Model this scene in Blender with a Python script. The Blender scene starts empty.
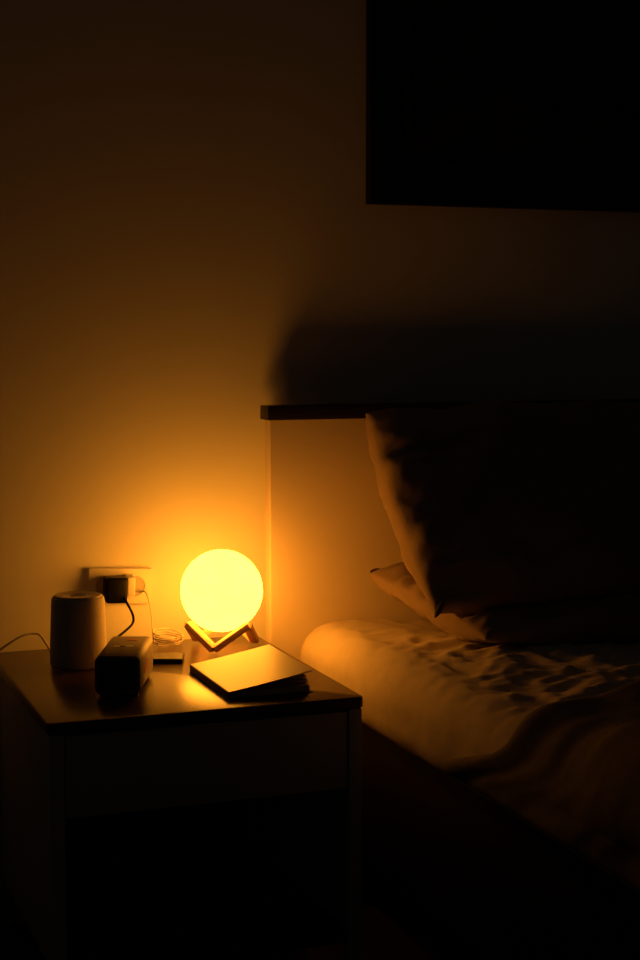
import bpy, bmesh, math, random
from mathutils import Vector, Matrix, noise
from mathutils.bvhtree import BVHTree
S = bpy.context.scene
COL = S.collection
PI = math.pi
random.seed(7)

# ------------------------------------------------------------------ materials
def mat(name, color, rough=.6, spec=.5, noise_scale=None, noise_amt=.0, bump=0., bump_scale=60., stretch=None,
        sheen=0., coat=0., coat_rough=.1):
    m = bpy.data.materials.new(name); m.use_nodes = True
    nt = m.node_tree; b = nt.nodes['Principled BSDF']
    b.inputs['Base Color'].default_value = (*color, 1)
    b.inputs['Roughness'].default_value = rough
    b.inputs['Specular IOR Level'].default_value = spec
    if sheen: b.inputs['Sheen Weight'].default_value = sheen
    if coat:
        b.inputs['Coat Weight'].default_value = coat; b.inputs['Coat Roughness'].default_value = coat_rough
    tc = nt.nodes.new('ShaderNodeTexCoord'); mp = nt.nodes.new('ShaderNodeMapping')
    nt.links.new(tc.outputs['Object'], mp.inputs['Vector'])
    if stretch: mp.inputs['Scale'].default_value = stretch
    if noise_scale:
        n = nt.nodes.new('ShaderNodeTexNoise'); n.inputs['Scale'].default_value = noise_scale
        n.inputs['Detail'].default_value = 5
        nt.links.new(mp.outputs[0], n.inputs['Vector'])
        r = nt.nodes.new('ShaderNodeValToRGB')
        lo = tuple(max(0, c*(1-noise_amt)) for c in color); hi = tuple(min(1, c*(1+noise_amt)) for c in color)
        r.color_ramp.elements[0].color = (*lo, 1); r.color_ramp.elements[1].color = (*hi, 1)
        r.color_ramp.elements[0].position = .3; r.color_ramp.elements[1].position = .7
        nt.links.new(n.outputs['Fac'], r.inputs['Fac']); nt.links.new(r.outputs['Color'], b.inputs['Base Color'])
    if bump:
        n2 = nt.nodes.new('ShaderNodeTexNoise'); n2.inputs['Scale'].default_value = bump_scale; n2.inputs['Detail'].default_value = 4
        nt.links.new(mp.outputs[0], n2.inputs['Vector'])
        bp = nt.nodes.new('ShaderNodeBump'); bp.inputs['Strength'].default_value = bump; bp.inputs['Distance'].default_value = .002
        nt.links.new(n2.outputs['Fac'], bp.inputs['Height']); nt.links.new(bp.outputs['Normal'], b.inputs['Normal'])
    return m

LAMP_L = 14.2
def lamp_mat():
    m = bpy.data.materials.new('glowing_shade'); m.use_nodes = True
    nt = m.node_tree; nt.nodes.clear()
    e = nt.nodes.new('ShaderNodeEmission'); o = nt.nodes.new('ShaderNodeOutputMaterial')
    tc = nt.nodes.new('ShaderNodeTexCoord'); n = nt.nodes.new('ShaderNodeTexNoise')
    n.inputs['Scale'].default_value = 22; n.inputs['Detail'].default_value = 3
    nt.links.new(tc.outputs['Object'], n.inputs['Vector'])
    mr = nt.nodes.new('ShaderNodeMapRange'); mr.inputs['From Min'].default_value = .3; mr.inputs['From Max'].default_value = .7
    mr.inputs['To Min'].default_value = LAMP_L*.92; mr.inputs['To Max'].default_value = LAMP_L*1.08
    nt.links.new(n.outputs['Fac'], mr.inputs['Value']); nt.links.new(mr.outputs[0], e.inputs['Strength'])
    e.inputs['Color'].default_value = (1, .318, .019, 1)
    nt.links.new(e.outputs[0], o.inputs['Surface'])
    return m

M = dict(
    wall=mat('wall_paint', (.78, .76, .72), .9, .2, 3, .02, .15, 180),
    floor=mat('floor_boards', (.035, .024, .017), .6, .3, 6, .3, stretch=(1, 12, 1)),
    base=mat('baseboard_paint', (.6, .58, .55), .6),
    top=mat('tabletop_wood', (.060, .027, .014), .25, .5, 9, .25, .03, 40, stretch=(1, 14, 6)),
    edge=mat('dark_wood', (.010, .006, .005), .45, .4, 8, .3, stretch=(1, 10, 10)),
    white=mat('white_lacquer', (.55, .53, .50), .5, .4, 4, .03),
    lamp=lamp_mat(),
    ply=mat('light_wood', (.74, .47, .27), .55, .4, 14, .18, .05, 60, stretch=(3, 3, 14)),
    hum=mat('ivory_plastic', (.72, .64, .53), .7, .3, 90, .04, .25, 420),
    humtop=mat('ivory_plastic_rim', (.62, .55, .46), .5, .4),
    dark=mat('black_plastic', (.004, .004, .004), .4, .12),
    box=mat('grey_plastic', (.26, .21, .17), .55, .4, 120, .05, .12, 500),
    mesh=mat('speaker_cloth', (.10, .09, .08), .85, .2, 260, .4, .3, 700),
    mark=mat('pale_marking', (.95, .88, .72), .5),
    red=mat('red_marking', (.85, .13, .07), .5),
    cover=mat('notebook_cover', (.82, .72, .58), .40, .5, 6, .06, .06, 90),
    coverdark=mat('notebook_board', (.06, .045, .035), .6),
    paper=mat('paper', (.60, .55, .46), .8, .2, 3, .05, .2, 300, stretch=(1, 1, 40)),
    plate=mat('white_plastic', (.74, .70, .63), .45, .4),
    well=mat('socket_plastic', (.45, .41, .36), .5, .4),
    cordw=mat('pale_cord', (.62, .56, .46), .55),
    panel=mat('headboard_panel', (.74, .64, .56), .6, .3, 5, .03),
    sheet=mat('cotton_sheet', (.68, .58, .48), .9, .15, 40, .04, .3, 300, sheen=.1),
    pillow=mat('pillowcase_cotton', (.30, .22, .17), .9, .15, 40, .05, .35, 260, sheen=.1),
    tip=mat('shaded_corner', (.05, .03, .025), .9),  # dark colour stands in for the shade on the pillow corners
    duvet=mat('charcoal_blanket', (.20, .17, .15), .95, .1, 60, .1, .3, 240),
    frame=mat('frame_wood', (.008, .007, .007), .5, .3),
    mat_=mat('dark_mount', (.060, .052, .044), .8, .2),
)

# ------------------------------------------------------------------ helpers
def tag(o, label, cat, group=None):
    o['label'] = label; o['category'] = cat
    if group: o['group'] = group
    return o
def thing(name, label, cat, loc, group=None):
    o = bpy.data.objects.new(name, None); COL.objects.link(o); o.location = loc; o.empty_display_size = .05
    return tag(o, label, cat, group)
def wloc(o):
    v = Vector((0, 0, 0))
    while o: v += o.location; o = o.parent
    return v
def obj(name, bm, m, parent=None, smooth=True, loc=None, angle=40):
    """bm is in world coordinates; linked as one mesh object whose origin is at its parent / at loc"""
    me = bpy.data.meshes.new(name)
    bmesh.ops.recalc_face_normals(bm, faces=bm.faces)
    org = Vector(loc) if loc is not None else (wloc(parent) if parent else Vector((0, 0, 0)))
    bmesh.ops.translate(bm, verts=bm.verts, vec=-org)
    bm.to_mesh(me); bm.free()
    me.materials.append(m)
    if smooth:
        me.polygons.foreach_set('use_smooth', [True]*len(me.polygons))
        me.set_sharp_from_angle(angle=math.radians(angle))
    o = bpy.data.objects.new(name, me); COL.objects.link(o)
    if parent: o.parent = parent; o.location = org - wloc(parent)
    else: o.location = org
    return o
def B(): return bmesh.new()
def box(bm, lo, hi, bev=0, seg=3, M4=None):
    r = bmesh.ops.create_cube(bm, size=1)
    vs = r['verts']
    lo = Vector(lo); hi = Vector(hi); c = (lo+hi)/2; s = hi-lo
    for v in vs: v.co = Vector((c.x+v.co.x*s.x, c.y+v.co.y*s.y, c.z+v.co.z*s.z))
    if bev:
        es = list({e for v in vs for e in v.link_edges})
        rr = bmesh.ops.bevel(bm, geom=es, offset=bev, segments=seg, profile=.5, affect='EDGES', clamp_overlap=True)
        vs = list({v for f in rr['faces'] for v in f.verts} | {v for v in vs if v.is_valid})
    if M4 is not None:
        done = set()
        stack = [v for v in vs if v.is_valid]
        for v in stack:
            if v in done: continue
            done.add(v); v.co = M4 @ v.co
    return bm
def xbox(lo, hi, bev=0, seg=3, M4=None):
    bm = B(); box(bm, lo, hi, bev, seg)
    if M4 is not None: bmesh.ops.transform(bm, matrix=M4, verts=bm.verts)
    return bm
def frame_at(loc, deg): return Matrix.Translation(Vector(loc)) @ Matrix.Rotation(math.radians(deg), 4, 'Z')
def lathe(prof, loc, n=64, cap=True):
    bm = B(); rings = []
    for r, z in prof:
        rings.append([bm.verts.new((loc[0]+r*math.cos(2*PI*k/n), loc[1]+r*math.sin(2*PI*k/n), loc[2]+z)) for k in range(n)])
    for a, b in zip(rings, rings[1:]):
        for k in range(n): bm.faces.new((a[k], a[(k+1) % n], b[(k+1) % n], b[k]))
    if cap:
        bm.faces.new(rings[0][::-1]); bm.faces.new(rings[-1])
    return bm
def spline(pts, sub=8):
    P = [Vector(p) for p in pts]; P = [P[0]*2-P[1]] + P + [P[-1]*2-P[-2]]
    out = []
    for i in range(1, len(P)-2):
        a, b, c, d = P[i-1:i+3]
        for k in range(sub):
            t = k/sub
            out.append(.5*((2*b)+(c-a)*t+(2*a-5*b+4*c-d)*t*t+(3*b-a-3*c+d)*t**3))
    out.append(P[-2]); return out
def tube(pts, r, n=8, sub=8, bm=None):
    bm = bm or B(); pts = spline(pts, sub)
    up = Vector((.13, .21, .97)); rings = []
    for i, p in enumerate(pts):
        t = (pts[min(i+1, len(pts)-1)]-pts[max(i-1, 0)]).normalized()
        s = t.cross(up)
        if s.length < 1e-4: s = t.cross(Vector((1, 0, 0)))
        s.normalize(); u = s.cross(t).normalized(); up = u
        rings.append([bm.verts.new(p+r*(math.cos(2*PI*k/n)*s+math.sin(2*PI*k/n)*u)) for k in range(n)])
    for a, b in zip(rings, rings[1:]):
        for k in range(n): bm.faces.new((a[k], a[(k+1) % n], b[(k+1) % n], b[k]))
    bm.faces.new(rings[0][::-1]); bm.faces.new(rings[-1])
    return bm
def bar(a, b, w, t, side, bev=.0008):
    """rectangular bar from a to b; side = direction of its width"""
    a = Vector(a); b = Vector(b); d = (b-a); L = d.length; d.normalize()
    s = (Vector(side) - d*Vector(side).dot(d)).normalized(); n = d.cross(s)
    m = Matrix((s, n, d)).transposed().to_4x4(); m.translation = a
    return xbox((-w/2, -t/2, 0), (w/2, t/2, L), bev, 2, m)
def fbm(p, s, o=3): return noise.fractal(Vector(p)*s, 1, 2, o)
def ss(a, b, x):
    t = max(0, min(1, (x-a)/(b-a))); return t*t*(3-2*t)

# ------------------------------------------------------------------ the setting
def struct(name, bm, m):
    o = obj(name, bm, m, smooth=False); o['kind'] = 'structure'; return o
struct('wall_back', xbox((-1.6, .066, 0), (3.4, .186, 2.6)), M['wall'])
struct('floor', xbox((-1.6, -3.6, -.06), (3.4, .186, 0)), M['floor'])
struct('baseboard_back', xbox((-1.6, .052, 0), (3.4, .066, .08), .003), M['base'])

# ------------------------------------------------------------------ nightstand
X0, X1, Y0, Y1, TZ = .4255, .929, -.5555, -.002, .5
ns = thing('nightstand', 'small nightstand with glossy brown top and pale drawer beside the bed', 'nightstand', ((X0+X1)/2, (Y0+Y1)/2, 0))
def slab(x0, x1, y0, y1, z0, z1, rc, bev):
    bm = B(); pts = []
    for cx, cy, a0 in ((x1-rc, y1-rc, 0), (x0+rc, y1-rc, 90), (x0+rc, y0+rc, 180), (x1-rc, y0+rc, 270)):
        for k in range(7):
            a = math.radians(a0+15*k); pts.append((cx+rc*math.cos(a), cy+rc*math.sin(a)))
    def ring(z, off):
        cx, cy = (x0+x1)/2, (y0+y1)/2
        return [bm.verts.new((px-off*(1 if px > cx else -1), py-off*(1 if py > cy else -1), z)) for px, py in pts]
    rs = [ring(z0, bev), ring(z0+bev, 0), ring(z1-bev, 0), ring(z1-bev*.3, bev*.3), ring(z1, bev)]
    n = len(pts)
    for a, b in zip(rs, rs[1:]):
        for k in range(n): bm.faces.new((a[k], a[(k+1) % n], b[(k+1) % n], b[k]))
    bm.faces.new(rs[0][::-1]); bm.faces.new(rs[-1]); return bm
obj('tabletop', slab(X0, X1, Y0, Y1, TZ-.019, TZ, .010, .0025), M['top'], ns)
i = .003; lw = .022
for x in (X0+i, X1-i-lw):
    for y in (Y0+i, Y1-.014-lw):
        obj('leg', xbox((x, y, 0), (x+lw, y+lw, TZ-.019), .002), M['white'], ns)
for x in (X0+i+.008, X1-i-.018):
    obj('side_panel', xbox((x, Y0+i+lw, .098), (x+.010, Y1-i-lw, TZ-.019), .001), M['white'], ns)
obj('back_panel', xbox((X0+i+.006, Y1-.013, .098), (X1-i-.006, Y1-.002, TZ-.019), .001), M['edge'], ns)
dr = obj('drawer', xbox((X0+i+lw+.002, Y0+i+.003, .352), (X1-i-lw-.002, Y0+i+.021, TZ-.023), .002), M['white'], ns)
bx = xbox((X0+i+lw+.012, Y0+i+.021, .362), (X1-i-lw-.012, Y1-.06, .45))
obj('drawer_box', bx, M['white'], dr)
obj('shelf', xbox((X0+i+.018, Y0+i+.006, .098), (X1-i-.018, Y1-.014, .114), .002), M['edge'], ns)

# ------------------------------------------------------------------ glowing globe and its stand
LC = Vector((.832, -.100, .605)); LR = .075
bm = B(); bmesh.ops.create_uvsphere(bm, u_segments=96, v_segments=64, radius=LR)
for v in bm.verts:
    n = v.co.normalized()
    v.co = n*(LR + .0005*fbm(n, 6, 4))
bmesh.ops.translate(bm, verts=bm.verts, vec=LC)
gl = obj('globe_lamp', bm, M['lamp'], loc=LC, angle=180)
tag(gl, 'glowing round yellow globe lamp on a zigzag wooden stand', 'lamp')
st = thing('lamp_stand', 'zigzag three-legged wooden stand under the glowing globe', 'lamp stand', (LC.x, LC.y, TZ))
RB = .0672
def ringp(deg, z, r=RB): a = math.radians(deg); return Vector((LC.x+r*math.cos(a), LC.y+r*math.sin(a), z))
for k in range(3):
    f = -120+120*k
    for s in (-60, 60):
        lowp = ringp(f, TZ+.0085, RB-.004); hip = ringp(f+s, .5475, RB-.004)
        mid = (lowp+hip)/2; rad = Vector((mid.x-LC.x, mid.y-LC.y, 0)).normalized()
        obj('strut', bar(lowp, hip, .015, .0115, rad), M['ply'], st)

# ------------------------------------------------------------------ tapered ivory diffuser
HX, HY, HH, HR = .5545, -.163, .121, .0492
hu = thing('aroma_diffuser', 'ivory tapered round diffuser with a hole in its top', 'diffuser', (HX, HY, TZ))
rt = .0448
obj('body', lathe([(HR-.004, .0005), (HR-.001, .003), (HR, .006), (HR-.0005, .03), (rt+.0013, HH-.010), (rt, HH-.003), (rt-.0012, HH-.0008), (rt-.003, HH)], (HX, HY, TZ)), M['hum'], hu)
obj('lid', lathe([(.013, -.004), (.0140, .0005), (.0155, .0016), (rt-.010, .0022), (rt-.006, .0030), (rt-.004, .0018), (rt-.004, -.003)], (HX, HY, TZ+HH), cap=False), M['humtop'], hu)
obj('outlet_hole', lathe([(.0138, -.0006), (.0132, .0012), (.0105, .0014), (.006, .0006), (.001, .0004)], (HX, HY, TZ+HH), 40), M['dark'], hu)
obj('power_cord', tube([(HX-.030, HY+.034, .506), (.5235, -.085, .507), (.516, -.06, .524), (.507, -.05, .537), (.492, -.048, .5385), (.4768, -.05, .536), (.4553, -.05, .5245), (.4375, -.048, .512), (.418, -.045, .490), (.412, -.04, .44), (.40, -.035, .3), (.39, -.04, .012)], .0020), M['cordw'], hu)

# ------------------------------------------------------------------ boxy bluetooth speaker / clock
FR = frame_at((.5615, -.424, TZ), -21.5)    # front-bottom-centre, x along the front, y to the back
sp = thing('portable_speaker', 'small boxy portable speaker with red side emblem in front of the diffuser', 'speaker', (.564, -.424, TZ))
w2, dl, hh = .0360, .166, .066
bm = B(); n = 40
def rr(y, ins):
    out = []
    a = w2-ins; c = (hh-.003)/2-ins; rc = .011
    for cx, cz, a0 in ((a-rc, c-rc, 0), (-(a-rc), c-rc, 90), (-(a-rc), -(c-rc), 180), (a-rc, -(c-rc), 270)):
        for k in range(9):
            t = math.radians(a0+11.25*k); out.append(bm.verts.new(FR @ Vector((cx+rc*math.cos(t), y, .003+(hh-.003)/2+cz+rc*math.sin(t)))))
    return out
rs = [rr(.0, .0025), rr(.0008, .001), rr(.0025, 0), rr(dl-.0025, 0), rr(dl-.0008, .001), rr(dl, .0025)]
for a, b in zip(rs, rs[1:]):
    for k in range(len(a)): bm.faces.new((a[k], a[(k+1) % len(a)], b[(k+1) % len(a)], b[k]))
bm.faces.new(rs[0][::-1]); bm.faces.new(rs[-1])
obj('body', bm, M['box'], sp)
bm = xbox((-w2+.006, -.0008, .010), (w2-.006, .002, hh-.007), .0007, 2, FR); obj('grille', bm, M['mesh'], sp)
for sx in (-.026, .026):
    for sy in (.018, dl-.018):
        q = FR @ Vector((sx, sy, 0)); obj('foot', lathe([(.005, 0), (.005, .0035)], q, 20), M['dark'], sp)
def topmark(x, y, w, l, m, nm): obj(nm, xbox((x-w/2, y-l/2, hh-.0002), (x+w/2, y+l/2, hh+.0006), .0002, 1, FR), m, sp)
topmark(.006, .132, .017, .009, M['red'], 'red_button')
topmark(-.012, .079, .010, .009, M['mark'], 'button'); topmark(.009, .079, .010, .009, M['mark'], 'button')
topmark(-.002, .079, .008, .009, M['dark'], 'button')
topmark(-.020, .028, .0045, .006, M['red'], 'indicator')
bm = B()
for k, (dy, h0, h1) in enumerate(((.0, .026, .038), (.011, .026, .046), (.022, .030, .046))):
    box(bm, (w2-.0002, .060+dy, h0), (w2+.0005, .067+dy, h1))
for v in bm.verts: v.co.y += (v.co.z-.036)*.55
bmesh.ops.transform(bm, matrix=FR, verts=bm.verts)
obj('emblem', bm, M['red'], sp, smooth=False)

# ------------------------------------------------------------------ flat black device behind the speaker
FP = frame_at((.727, -.212, TZ), -19)
ph = thing('smartphone', 'thin black smartphone lying flat behind the boxy speaker', 'phone', FP @ Vector((-.05, .03, 0)))
obj('body', xbox((-.098, 0, 0), (0, .058, .0078), .0022, 3, FP), M['dark'], ph)
obj('screen', xbox((-.095, .003, .0073), (-.003, .055, .0081), .0003, 1, FP), mat('screen_glass', (.008, .008, .008), .3, .4), ph)

# ------------------------------------------------------------------ notebook
nb = thing('notebook', 'pale covered notebook lying with its cover ajar in front of the glowing globe', 'book', (.79, -.38, TZ))
# corners on the table: left, front, right, back
cl, cf, cr, cb = Vector((.7225, -.278, 0)), Vector((.722, -.500, 0)), Vector((.863, -.498, 0)), Vector((.8635, -.276, 0))
def quad(p, q): # p along spine (left->front) q away from the spine
    return (cl*(1-p)+cf*p)*(1-q) + (cb*(1-p)+cr*p)*q
def sheet_slab(p0, p1, q0, q1, zlo, zhi, n=14):
    bm = B(); T = []; Bt = []
    for a in range(n+1):
        T.append([]); Bt.append([])
        for b in range(n+1):
            p = p0+(p1-p0)*a/n; q = q0+(q1-q0)*b/n; v = quad(p, q)
            T[-1].append(bm.verts.new((v.x, v.y, TZ+zhi(p, q)))); Bt[-1].append(bm.verts.new((v.x, v.y, TZ+zlo(p, q))))
    for a in range(n):
        for b in range(n):
            bm.faces.new((T[a][b], T[a+1][b], T[a+1][b+1], T[a][b+1])); bm.faces.new((Bt[a][b], Bt[a][b+1], Bt[a+1][b+1], Bt[a+1][b]))
    for a in range(n):
        bm.faces.new((T[a][0], Bt[a][0], Bt[a+1][0], T[a+1][0])); bm.faces.new((T[a][n], T[a+1][n], Bt[a+1][n], Bt[a][n]))
        bm.faces.new((T[0][a], T[0][a+1], Bt[0][a+1], Bt[0][a])); bm.faces.new((T[n][a], Bt[n][a], Bt[n][a+1], T[n][a+1]))
    return bm
cz = lambda p, q: .0108 + .0238*max(q, 0)**1.12
obj('back_cover', sheet_slab(0, 1, 0, 1, lambda p, q: .0, lambda p, q: .0016), M['coverdark'], nb, smooth=False)
obj('page_block', sheet_slab(.02, .98, .02, .97, lambda p, q: .0016, lambda p, q: .0098+.0016*q), M['paper'], nb, smooth=False)
for h_, q1 in ((.0050, .965), (.0098, .955), (.0160, .945)):
    obj('loose_page', sheet_slab(.02, .98, .04, q1, lambda p, q, h_=h_: .0101+h_*q**1.25, lambda p, q, h_=h_: .0105+(h_+.0006)*q**1.25), M['paper'], nb, smooth=False)
obj('front_cover', sheet_slab(0, 1, 0, 1, cz, lambda p, q: cz(p, q)+.0016), M['cover'], nb, angle=30)
obj('spine', sheet_slab(0, 1, -.012, .002, lambda p, q: .0, lambda p, q: .0118), M['coverdark'], nb, smooth=False)

# ------------------------------------------------------------------ wall outlet with plugs
ow = thing('power_socket', 'white double wall socket above the nightstand', 'wall socket', (.6796, .066, .5982))
RO = Matrix.Translation(Vector((.6796, .066, .5982))) @ Matrix.Rotation(math.radians(3.0), 4, 'Y')
pw, phh, pd = .1217, .0675, .012
obj('back_box', xbox((-pw/2+.002, -pd+.006, -phh/2+.002), (pw/2-.002, 0, phh/2-.002), .002, 2, RO), M['plate'], ow)
bm = xbox((-pw/2, -pd, -phh/2), (pw/2, -pd+.008, phh/2), .002, 3, RO)
obj('face_plate', bm, M['plate'], ow)
def disc(cx, y0, y1, r, nm, m):
    b = lathe([(r, 0), (r, abs(y1-y0))], (0, 0, 0), 40)
    bmesh.ops.transform(b, matrix=RO @ Matrix.Translation((cx, y1, 0)) @ Matrix.Rotation(-PI/2, 4, 'X'), verts=b.verts)
    return obj(nm, b, m, ow)
def ringob(cx, y0, r0, r1, d, nm, m):
    b = lathe([(r0, 0), (r1, 0), (r1, d), (r0, d), (r0, 0)], (0, 0, 0), 40, cap=False)
    bmesh.ops.transform(b, matrix=RO @ Matrix.Translation((cx, y0-d, 0)) @ Matrix.Rotation(-PI/2, 4, 'X'), verts=b.verts)
    return obj(nm, b, m, ow)
for cx in (-.028, .028):
    ringob(cx, -pd, .0195, .0235, .002, 'socket_ring', M['plate'])
    disc(cx, -pd, -pd-.0006, .0195, 'socket_face', M['well'])
PW = RO @ Matrix.Translation((0, -pd, 0))
pl = thing('power_adapter', 'black plug-in power adapter with black cord in the wall socket', 'power adapter', PW @ Vector((-.012, 0, 0)))
obj('body', xbox((-.0340, -.040, -.027), (.0060, -.0025, .0215), .005, 3, PW), M['dark'], pl)
obj('cord', tube([PW @ Vector((-.001, -.038, -.014)), PW @ Vector((.0015, -.048, -.022)), (.6842, -.026, .5570), (.6812, -.034, .542), (.6617, -.05, .5308), (.645, -.066, .524), (.630, -.12, .523), (.620, -.18, .526), (.617, -.23, .530), (.6165, -.278, .530)], .0024), M['dark'], pl)
ch = thing('charger', 'pale phone charger plugged in beside the black power adapter', 'charger', PW @ Vector((.026, 0, 0)))
b = xbox((.0065, -.031, -.017), (.0225, -.0026, .0235), .003, 3, Matrix.Identity(4))
for v in b.verts:
    k_ = -v.co.y/.031
    v.co.x -= .004*(1-k_)*(v.co.z-.003)/.02*0
    v.co.z = .003+(v.co.z-.003)*(1-.12*k_)
bmesh.ops.transform(b, matrix=PW, verts=b.verts)
obj('body', b, M['plate'], ch)
obj('collar', tube([PW @ Vector((.0215, -.022, -.004)), PW @ Vector((.030, -.024, -.005)), PW @ Vector((.037, -.025, -.0065))], .0036, 12), M['well'], ch)
cpts = [PW @ Vector((.036, -.025, -.0062)), (.7150, -.000, .5930), (.7172, -.013, .582), (.7178, -.032, .555), (.7165, -.046, .527), (.718, -.05, .508), (.724, -.06, .5025)]
cc = Vector((.744, -.044, 0))
for k in range(58):
    a = -2.2 + k*.55
    rx = .026+.0035*math.sin(k*1.7); ry = .018+.003*math.cos(k*2.3)
    cpts.append((cc.x+rx*math.cos(a)+.002*math.sin(k*.9), cc.y+ry*math.sin(a), .5025+.0030*(k/11.4)+.013*(.5+.5*math.sin(a-.4))*(k/58)))
obj('cord', tube(cpts, .0013, 6, 4), M['cordw'], ch)

# ------------------------------------------------------------------ picture on the wall
pf = thing('framed_picture', 'large dark framed picture hanging above the headboard', 'picture', (1.75, .066, 1.70))
px0, px1, pz0, pz1 = 1.180, 2.39, 1.3214, 2.19
fw = .055; WY = .066
def mitre(a0, a1, b1, b0, y0, y1):
    bm = B(); v = []
    for y in (y0, y1): v.append([bm.verts.new((p[0], y, p[1])) for p in (a0, a1, b1, b0)])
    for k in range(4): bm.faces.new((v[0][k], v[0][(k+1) % 4], v[1][(k+1) % 4], v[1][k]))
    bm.faces.new(v[0][::-1]); bm.faces.new(v[1])
    return bm
O = [(px0, pz0), (px1, pz0), (px1, pz1), (px0, pz1)]; I = [(px0+fw, pz0+fw), (px1-fw, pz0+fw), (px1-fw, pz1-fw), (px0+fw, pz1-fw)]
for k in range(4):
    obj('frame_bar', mitre(O[k], O[(k+1) % 4], I[(k+1) % 4], I[k], WY-.026, WY-.001), M['frame'], pf, smooth=False)
obj('mount', xbox((px0+fw, WY-.016, pz0+fw), (px1-fw, WY-.004, pz1-fw)), M['mat_'], pf, smooth=False)
art = mat('dark_print', (.022, .020, .018), .75, .2, 7, .8)
obj('print', xbox((px0+fw+.03, WY-.018, pz0+fw+.03), (px1-fw-.03, WY-.0155, pz1-fw-.03)), art, pf, smooth=False)

# ------------------------------------------------------------------ bed
BX0, BX1, BL = 1.022, 2.50, -2.03
bed = thing('bed', 'bed with a pale panelled headboard and dark top rail', 'bed', (1.74, -1.0, 0))
obj('headboard_panel', xbox((.9615, .005, .06), (2.57, .0385, .909), .002), M['panel'], bed)
obj('headboard_rail', xbox((.9525, -.010, .9075), (2.575, .0385, .9345), .002), M['edge'], bed)
obj('bed_base', xbox((BX0+.05, BL+.03, .10), (BX1-.05, -.005, .369), .006), M['edge'], bed)
for x in (BX0+.06, BX1-.12):
    for y in (BL+.06, -.16):
        obj('leg', xbox((x, y, 0), (x+.06, y+.06, .10), .003), M['edge'], bed)

# pillows first (mesh data kept for the dents they press)
def pillow(name, org, U, V, N, lu, lv, th, seed, m, wr=.009, dent=None, nu=90, nv=70, pw=.34, bow=.05):
    bm = B(); lay = []
    U = Vector(U).normalized(); V = Vector(V).normalized(); N = Vector(N).normalized()
    for sgn in (1, -1):
        g = []
        for a in range(nu+1):
            row = []
            for b in range(nv+1):
                u = -math.cos(PI*a/nu); v = -math.cos(PI*b/nv)
                h = max(0, (1-u*u)*(1-v*v))**pw
                # edges pull in between the corners, corners poke out
                uu = u*(1+bow*(1-v*v)); vv = v*(1-.02*(1-u*u))
                p3 = Vector((u*lu*4, v*lv*4, sgn*.7+seed))
                e = max(abs(u), abs(v))
                wrk = wr*(1-h*.35)*fbm((u*3.2+seed, v*3.2, sgn+seed), 1.3, 4)*min(1, h*2.2)
                rad = .45*wr*math.sin(11*math.atan2(v, u)+3*fbm((u, v, seed), 2))*ss(.35, .9, e)*min(1, h*2.5)
                t = sgn*(th/2*h) + (wrk+rad)*1.0*sgn
                if h == 0: t = 0
                P = org + U*(uu*lu/2) + V*(vv*lv/2) + N*t
                row.append(P)
            g.append(row)
        lay.append(g)
    vs = []
    for s, g in enumerate(lay):
        vs.append([[None]*(nv+1) for _ in range(nu+1)])
        for a in range(nu+1):
            for b in range(nv+1):
                if s == 1 and (a in (0, nu) or b in (0, nv)): vs[1][a][b] = vs[0][a][b]
                else:
                    P = g[a][b]
                    if dent: P = dent(P)
                    vs[s][a][b] = bm.verts.new(P)
    for s in (0, 1):
        for a in range(nu):
            for b in range(nv):
                q = (vs[s][a][b], vs[s][a+1][b], vs[s][a+1][b+1], vs[s][a][b+1])
                bm.faces.new(q if s == 0 else q[::-1])
    return bm
def bvh_of(bm): return BVHTree.FromBMesh(bm)
# leaning pillow
V2 = Vector((0, .31, .318)).normalized(); N2 = Vector((0, -V2.z, V2.y))
PA = Vector((1.129, -.382, .594)); LU, LV = .68, .455
big_c = PA + V2*(LV/2) + Vector((LU/2, 0, 0))
bmb = pillow('x', big_c, (1, 0, 0), V2, N2, LU, LV, .19, 3.1, M['pillow'], wr=.014)
# keep it in front of the headboard
for v in bmb.verts:
    if v.co.y > -.014: v.co.y = -.014
bvh = bvh_of(bmb)
t = thing('pillow', 'plump pillow leaning upright against the headboard', 'pillow', (big_c.x, big_c.y, .6), 'pillows on the bed')
big = t
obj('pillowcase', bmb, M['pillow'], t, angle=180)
def tip(parent, c, d, s):
    """small flattened pointed tab; its dark colour paints the shade on a pillow corner"""
    bm = B(); d = Vector(d).normalized()
    ring = [[bm.verts.new((s*w_*math.cos(2*PI*k/16), s*.45*w_*math.sin(2*PI*k/16), s*h_)) for k in range(16)]
            for w_, h_ in ((.55, -1.2), (.85, -.7), (.8, .0), (.5, .6), (.12, 1.0))]
    for a, b in zip(ring, ring[1:]):
        for k in range(16): bm.faces.new((a[k], a[(k+1) % 16], b[(k+1) % 16], b[k]))
    bm.faces.new(ring[0][::-1]); bm.faces.new(ring[-1])
    q = Vector((0, 0, 1)).rotation_difference(d).to_matrix().to_4x4(); q.translation = Vector(c)
    bmesh.ops.transform(bm, matrix=q, verts=bm.verts)
    obj('corner_tip', bm, M['tip'], parent)
tip(big, PA+V2*.006+Vector((.010, 0, 0)), (-.5, -.35, -.6), .019)

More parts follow.
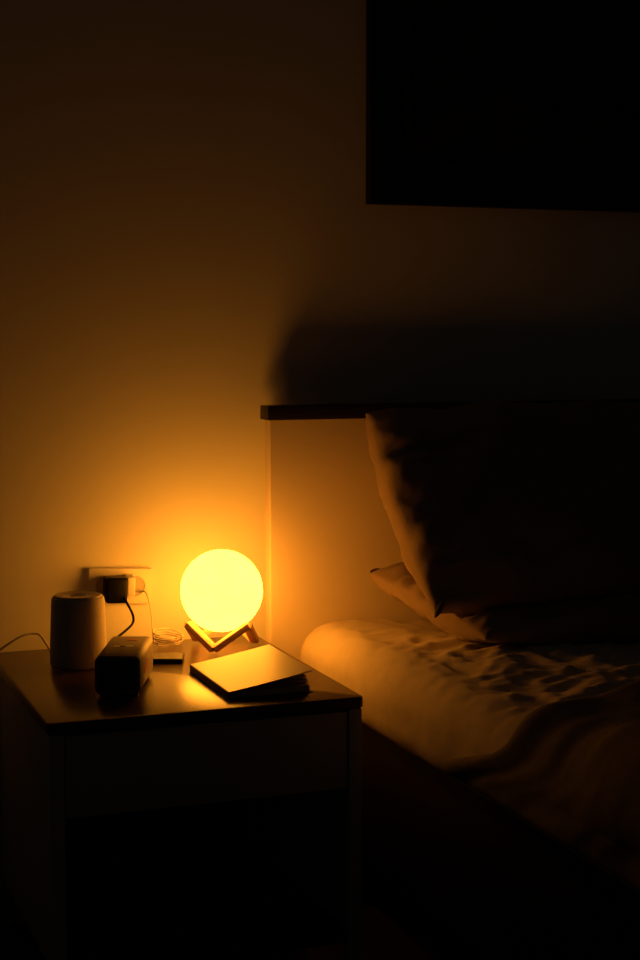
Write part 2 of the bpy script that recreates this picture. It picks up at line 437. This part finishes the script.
# lying pillow, pressed by the leaning one
def dent_low(P):
    h = bvh.ray_cast(Vector((P.x, P.y, .3)), Vector((0, 0, 1)))
    if h[0] is not None and P.z > h[0].z-.009: P = Vector((P.x, P.y, max(.53, h[0].z-.009)))
    if P.y > -.002: P.y = -.002
    return P
VL = Vector((-.05, .40, .055)).normalized(); UL = Vector((1, .0, 0)); NL = UL.cross(VL).normalized()
low_c = Vector((1.178+.33, -.238, .580))
bml = pillow('x', low_c, UL, VL, NL, .67, .41, .115, 8.3, M['pillow'], dent=dent_low, bow=.03)
bvl = bvh_of(bml)
t = thing('pillow', 'lower pillow lying flat on the sheet under the leaning one', 'pillow', (low_c.x, low_c.y, .54), 'pillows on the bed')
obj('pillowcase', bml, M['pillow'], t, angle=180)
tip(t, (1.164, -.036, .610), (-1, .3, .35), .013)

# mattress with fitted sheet
def mattress():
    bm = B(); zt, zb = .518, .372; rad = .060
    prof = []
    x0, x1 = BX0, BX1
    n = 12
    rb = .045; prof.append((x0+rb, zb))
    for k in range(8): prof.append((x0+rb-rb*math.sin(PI/2*(k+1)/8), zb+rb*(1-math.cos(PI/2*(k+1)/8))))
    for k in range(1, 10): prof.append((x0, zb+rb+(zt-rad-zb-rb)*k/10))
    for k in range(n+1):
        a = PI-PI/2*k/n; prof.append((x0+rad+rad*math.cos(a), zt-rad+rad*math.sin(a)))
    N = 150
    for k in range(1, N):
        u = k/N; u = u**1.25; prof.append((x0+rad+(x1-x0-2*rad)*u, zt))
    for k in range(n+1):
        a = PI/2-PI/2*k/n; prof.append((x1-rad+rad*math.cos(a), zt-rad+rad*math.sin(a)))
    prof.append((x1, zb+.02)); prof.append((x1-.02, zb))
    ys = []
    y = -.004; 
    while y > -1.12: ys.append(y); y -= .0085
    while y > BL: ys.append(y); y -= .04
    ys.append(BL)
    rings = []
    for j, y in enumerate(ys):
        e = min(1, (.008-y)/.05); e2 = min(1, (y-BL)/.05+.3)
        k_ = math.sqrt(max(0, 1-(1-min(e, e2))**2)); k_ = .55+.45*k_
        ring = []
        for (x, z) in prof:
            top = ss(zt-rad*1.5, zt, z)
            zz = zb+(z-zb)*(1-(1-k_)*.25); xx = x
            # soft, slightly crowned top
            zz += .006*top*math.sin(PI*(x-x0)/(x1-x0))
            # creases: long ridged folds near the pillow, fine ones elsewhere
            if True:
                q = Vector((x, y, 0))
                wx = q + Vector((fbm(q, 5, 2), fbm(q+Vector((7, 3, 0)), 5, 2), 0))*.05
                amp = ss(1.02, 1.2, x)*ss(-.15, -.40, y)*(1-ss(1.75, 2.1, x))
                r1 = 1-abs(fbm(Vector((wx.x*8+wx.y*3.0, wx.y*8-wx.x*5, 0)), 1, 1))*2.4
                r2 = 1-abs(fbm(Vector((wx.x*15-wx.y*9, wx.y*17+wx.x*5, 3)), 1, 1))*2.4
                amp *= ss(-.98, -.90, y); d = .0115*max(0, r1-.2)**1.3*amp + .0075*max(0, r2-.25)**1.3*(.3+.7*amp) + .0042*fbm(wx, 22, 3)*(.5+amp)
                calm = ss(-.90, -.77, y); d *= calm; zz += d*top - .016*ss(1.10, 1.34, x)*ss(-.34, -.12, y)*top
                
                xx -= calm*(.004*(1-top)*fbm((0, y*7, z*9), 1, 3)+.006*(1-top)*fbm((1, y*3, z*3), 1, 2))
            P = Vector((xx, y, zz))
            if top > .3:
                h = bvl.ray_cast(Vector((P.x, P.y, .3)), Vector((0, 0, 1)))
                if h[0] is not None and P.z > h[0].z-.002: P.z = h[0].z-.002
            ring.append(bm.verts.new(P))
        rings.append(ring)
    L = len(prof)
    for a, b in zip(rings, rings[1:]):
        for k in range(L): bm.faces.new((a[k], a[(k+1) % L], b[(k+1) % L], b[k]))
    bm.faces.new(rings[0][::-1]); bm.faces.new(rings[-1])
    return bm
bmm = mattress(); bmesh.ops.recalc_face_normals(bmm, faces=bmm.faces); bvm = bvh_of(bmm)
t = obj('mattress', bmm, M['sheet'], loc=(1.74, -1.03, .372), angle=180)
tag(t, 'mattress with a wrinkled light fitted sheet on the bed', 'mattress')

# charcoal blanket folded back over the foot of the mattress
def blanket():
    bm = B(); path = []
    ox = BX0-.006
    zt = .5275; rad = .066
    prof = []          # inner (underside) path: hem -> over the edge -> across
    for k in range(18): prof.append(Vector((ox, 0, .412+(zt-rad-.412)*k/18)))
    for k in range(13):
        a = PI-PI/2*k/12; prof.append(Vector((ox+rad+rad*math.cos(a), 0, zt-rad+rad*math.sin(a))))
    for k in range(1, 91): prof.append(Vector((ox+rad+(BX1+.006-ox-2*rad)*(k/90), 0, zt)))
    for k in range(1, 13):
        a = PI/2-PI/2*k/12; prof.append(Vector((BX1+.006-rad+rad*math.cos(a), 0, zt-rad+rad*math.sin(a))))
    for k in range(1, 10): prof.append(Vector((BX1+.006, 0, zt-rad-(zt-rad-.412)*k/9)))
    n = len(prof)
    nor = []
    for k in range(n):
        d = prof[min(k+1, n-1)]-prof[max(k-1, 0)]; d.normalize(); nor.append(Vector((-d.z, 0, d.x)))
    ys = [-.012*k for k in range(0, 75)]
    while ys[-1] > -1.15: ys.append(ys[-1]-.03)
    outer = []; inner = []
    for j, y in enumerate(ys):
        ro, ri = [], []
        s = -y
        for k in range(n):
            P = prof[k]; N_ = nor[k]
            top = max(0, N_.z)
            edge = min(k, n-1-k)
            f = math.sqrt(max(0, 1-(1-min(1, s/.045))**2)) * math.sqrt(max(0, 1-(1-min(1, (edge+.3)/5))**2))
            across = ss(ox+.02, ox+.45, P.x)
            th = .010+.014*top + .022*top*across + .050*top*ss(.06, .5, s)
            yb = -.885+.055*ss(1.05, 1.25, P.x)+.20*ss(.500, .41, P.z)*(1 if P.x < 1.5 else 0)
            wav = .018*fbm((P.x*3.1+y*2.2+5, y*5.2-P.x*2.6, P.z*3), 1, 3)*(.35+.65*top) + .006*fbm((P.x*9, y*12, P.z*9), 1, 3)
            yy = -.90+y*(1.14/1.15)+ (yb+.90+.012*fbm((P.x*4.3, P.z*4.3, 4), 1, 2))*(1-ss(.0, .6, s))
            flare = -.012*(1-top)*ss(.2, .0, (P.z-.412)) if P.x < 1.5 else 0
            o_ = P + N_*(th*f+wav*f+.0015) + Vector((flare, yy, 0)); i_ = P + N_*.0005 + Vector((flare, yy, 0))
            near = bvm.find_nearest(i_, .08)
            if near[0] is not None:
                dd = (i_-near[0]).dot(near[1])
                if dd < .0075: o_ += near[1]*(.0075-dd); i_ += near[1]*(.0075-dd)
            ro.append(bm.verts.new(o_)); ri.append(bm.verts.new(i_))
        outer.append(ro); inner.append(ri)
    m_ = len(ys)
    for j in range(m_-1):
        for k in range(n-1):
            bm.faces.new((outer[j][k], outer[j][k+1], outer[j+1][k+1], outer[j+1][k]))
            bm.faces.new((inner[j][k], inner[j+1][k], inner[j+1][k+1], inner[j][k+1]))
        bm.faces.new((outer[j][0], outer[j+1][0], inner[j+1][0], inner[j][0]))
        bm.faces.new((outer[j][n-1], inner[j][n-1], inner[j+1][n-1], outer[j+1][n-1]))
    for k in range(n-1):
        bm.faces.new((outer[0][k], inner[0][k], inner[0][k+1], outer[0][k+1]))
        bm.faces.new((outer[-1][k], outer[-1][k+1], inner[-1][k+1], inner[-1][k]))
    return bm
t = obj('blanket', blanket(), M['duvet'], loc=(1.74, -1.45, .54), angle=180)
tag(t, 'dark blanket folded back across the lower part of the bed', 'blanket')

# ------------------------------------------------------------------ dim room light
w = bpy.data.worlds.new('night'); S.world = w; w.use_nodes = True
w.node_tree.nodes['Background'].inputs['Color'].default_value = (1, .88, .68, 1)
w.node_tree.nodes['Background'].inputs['Strength'].default_value = .0038

# ------------------------------------------------------------------ camera
cd = bpy.data.cameras.new('camera'); cam = bpy.data.objects.new('camera', cd); COL.objects.link(cam)
cam.location = (0, -2.8466, 1.0774)
cam.rotation_euler = (math.radians(90-5.3893), 0, math.radians(-20.4334))
cd.sensor_fit = 'VERTICAL'; cd.sensor_height = 24; cd.lens = 24*1590/960
S.camera = cam
S.view_settings.view_transform = 'Standard'; S.view_settings.look = 'None'
S.view_settings.gamma = 1; S.view_settings.use_curve_mapping = False
S.view_settings.exposure = 0
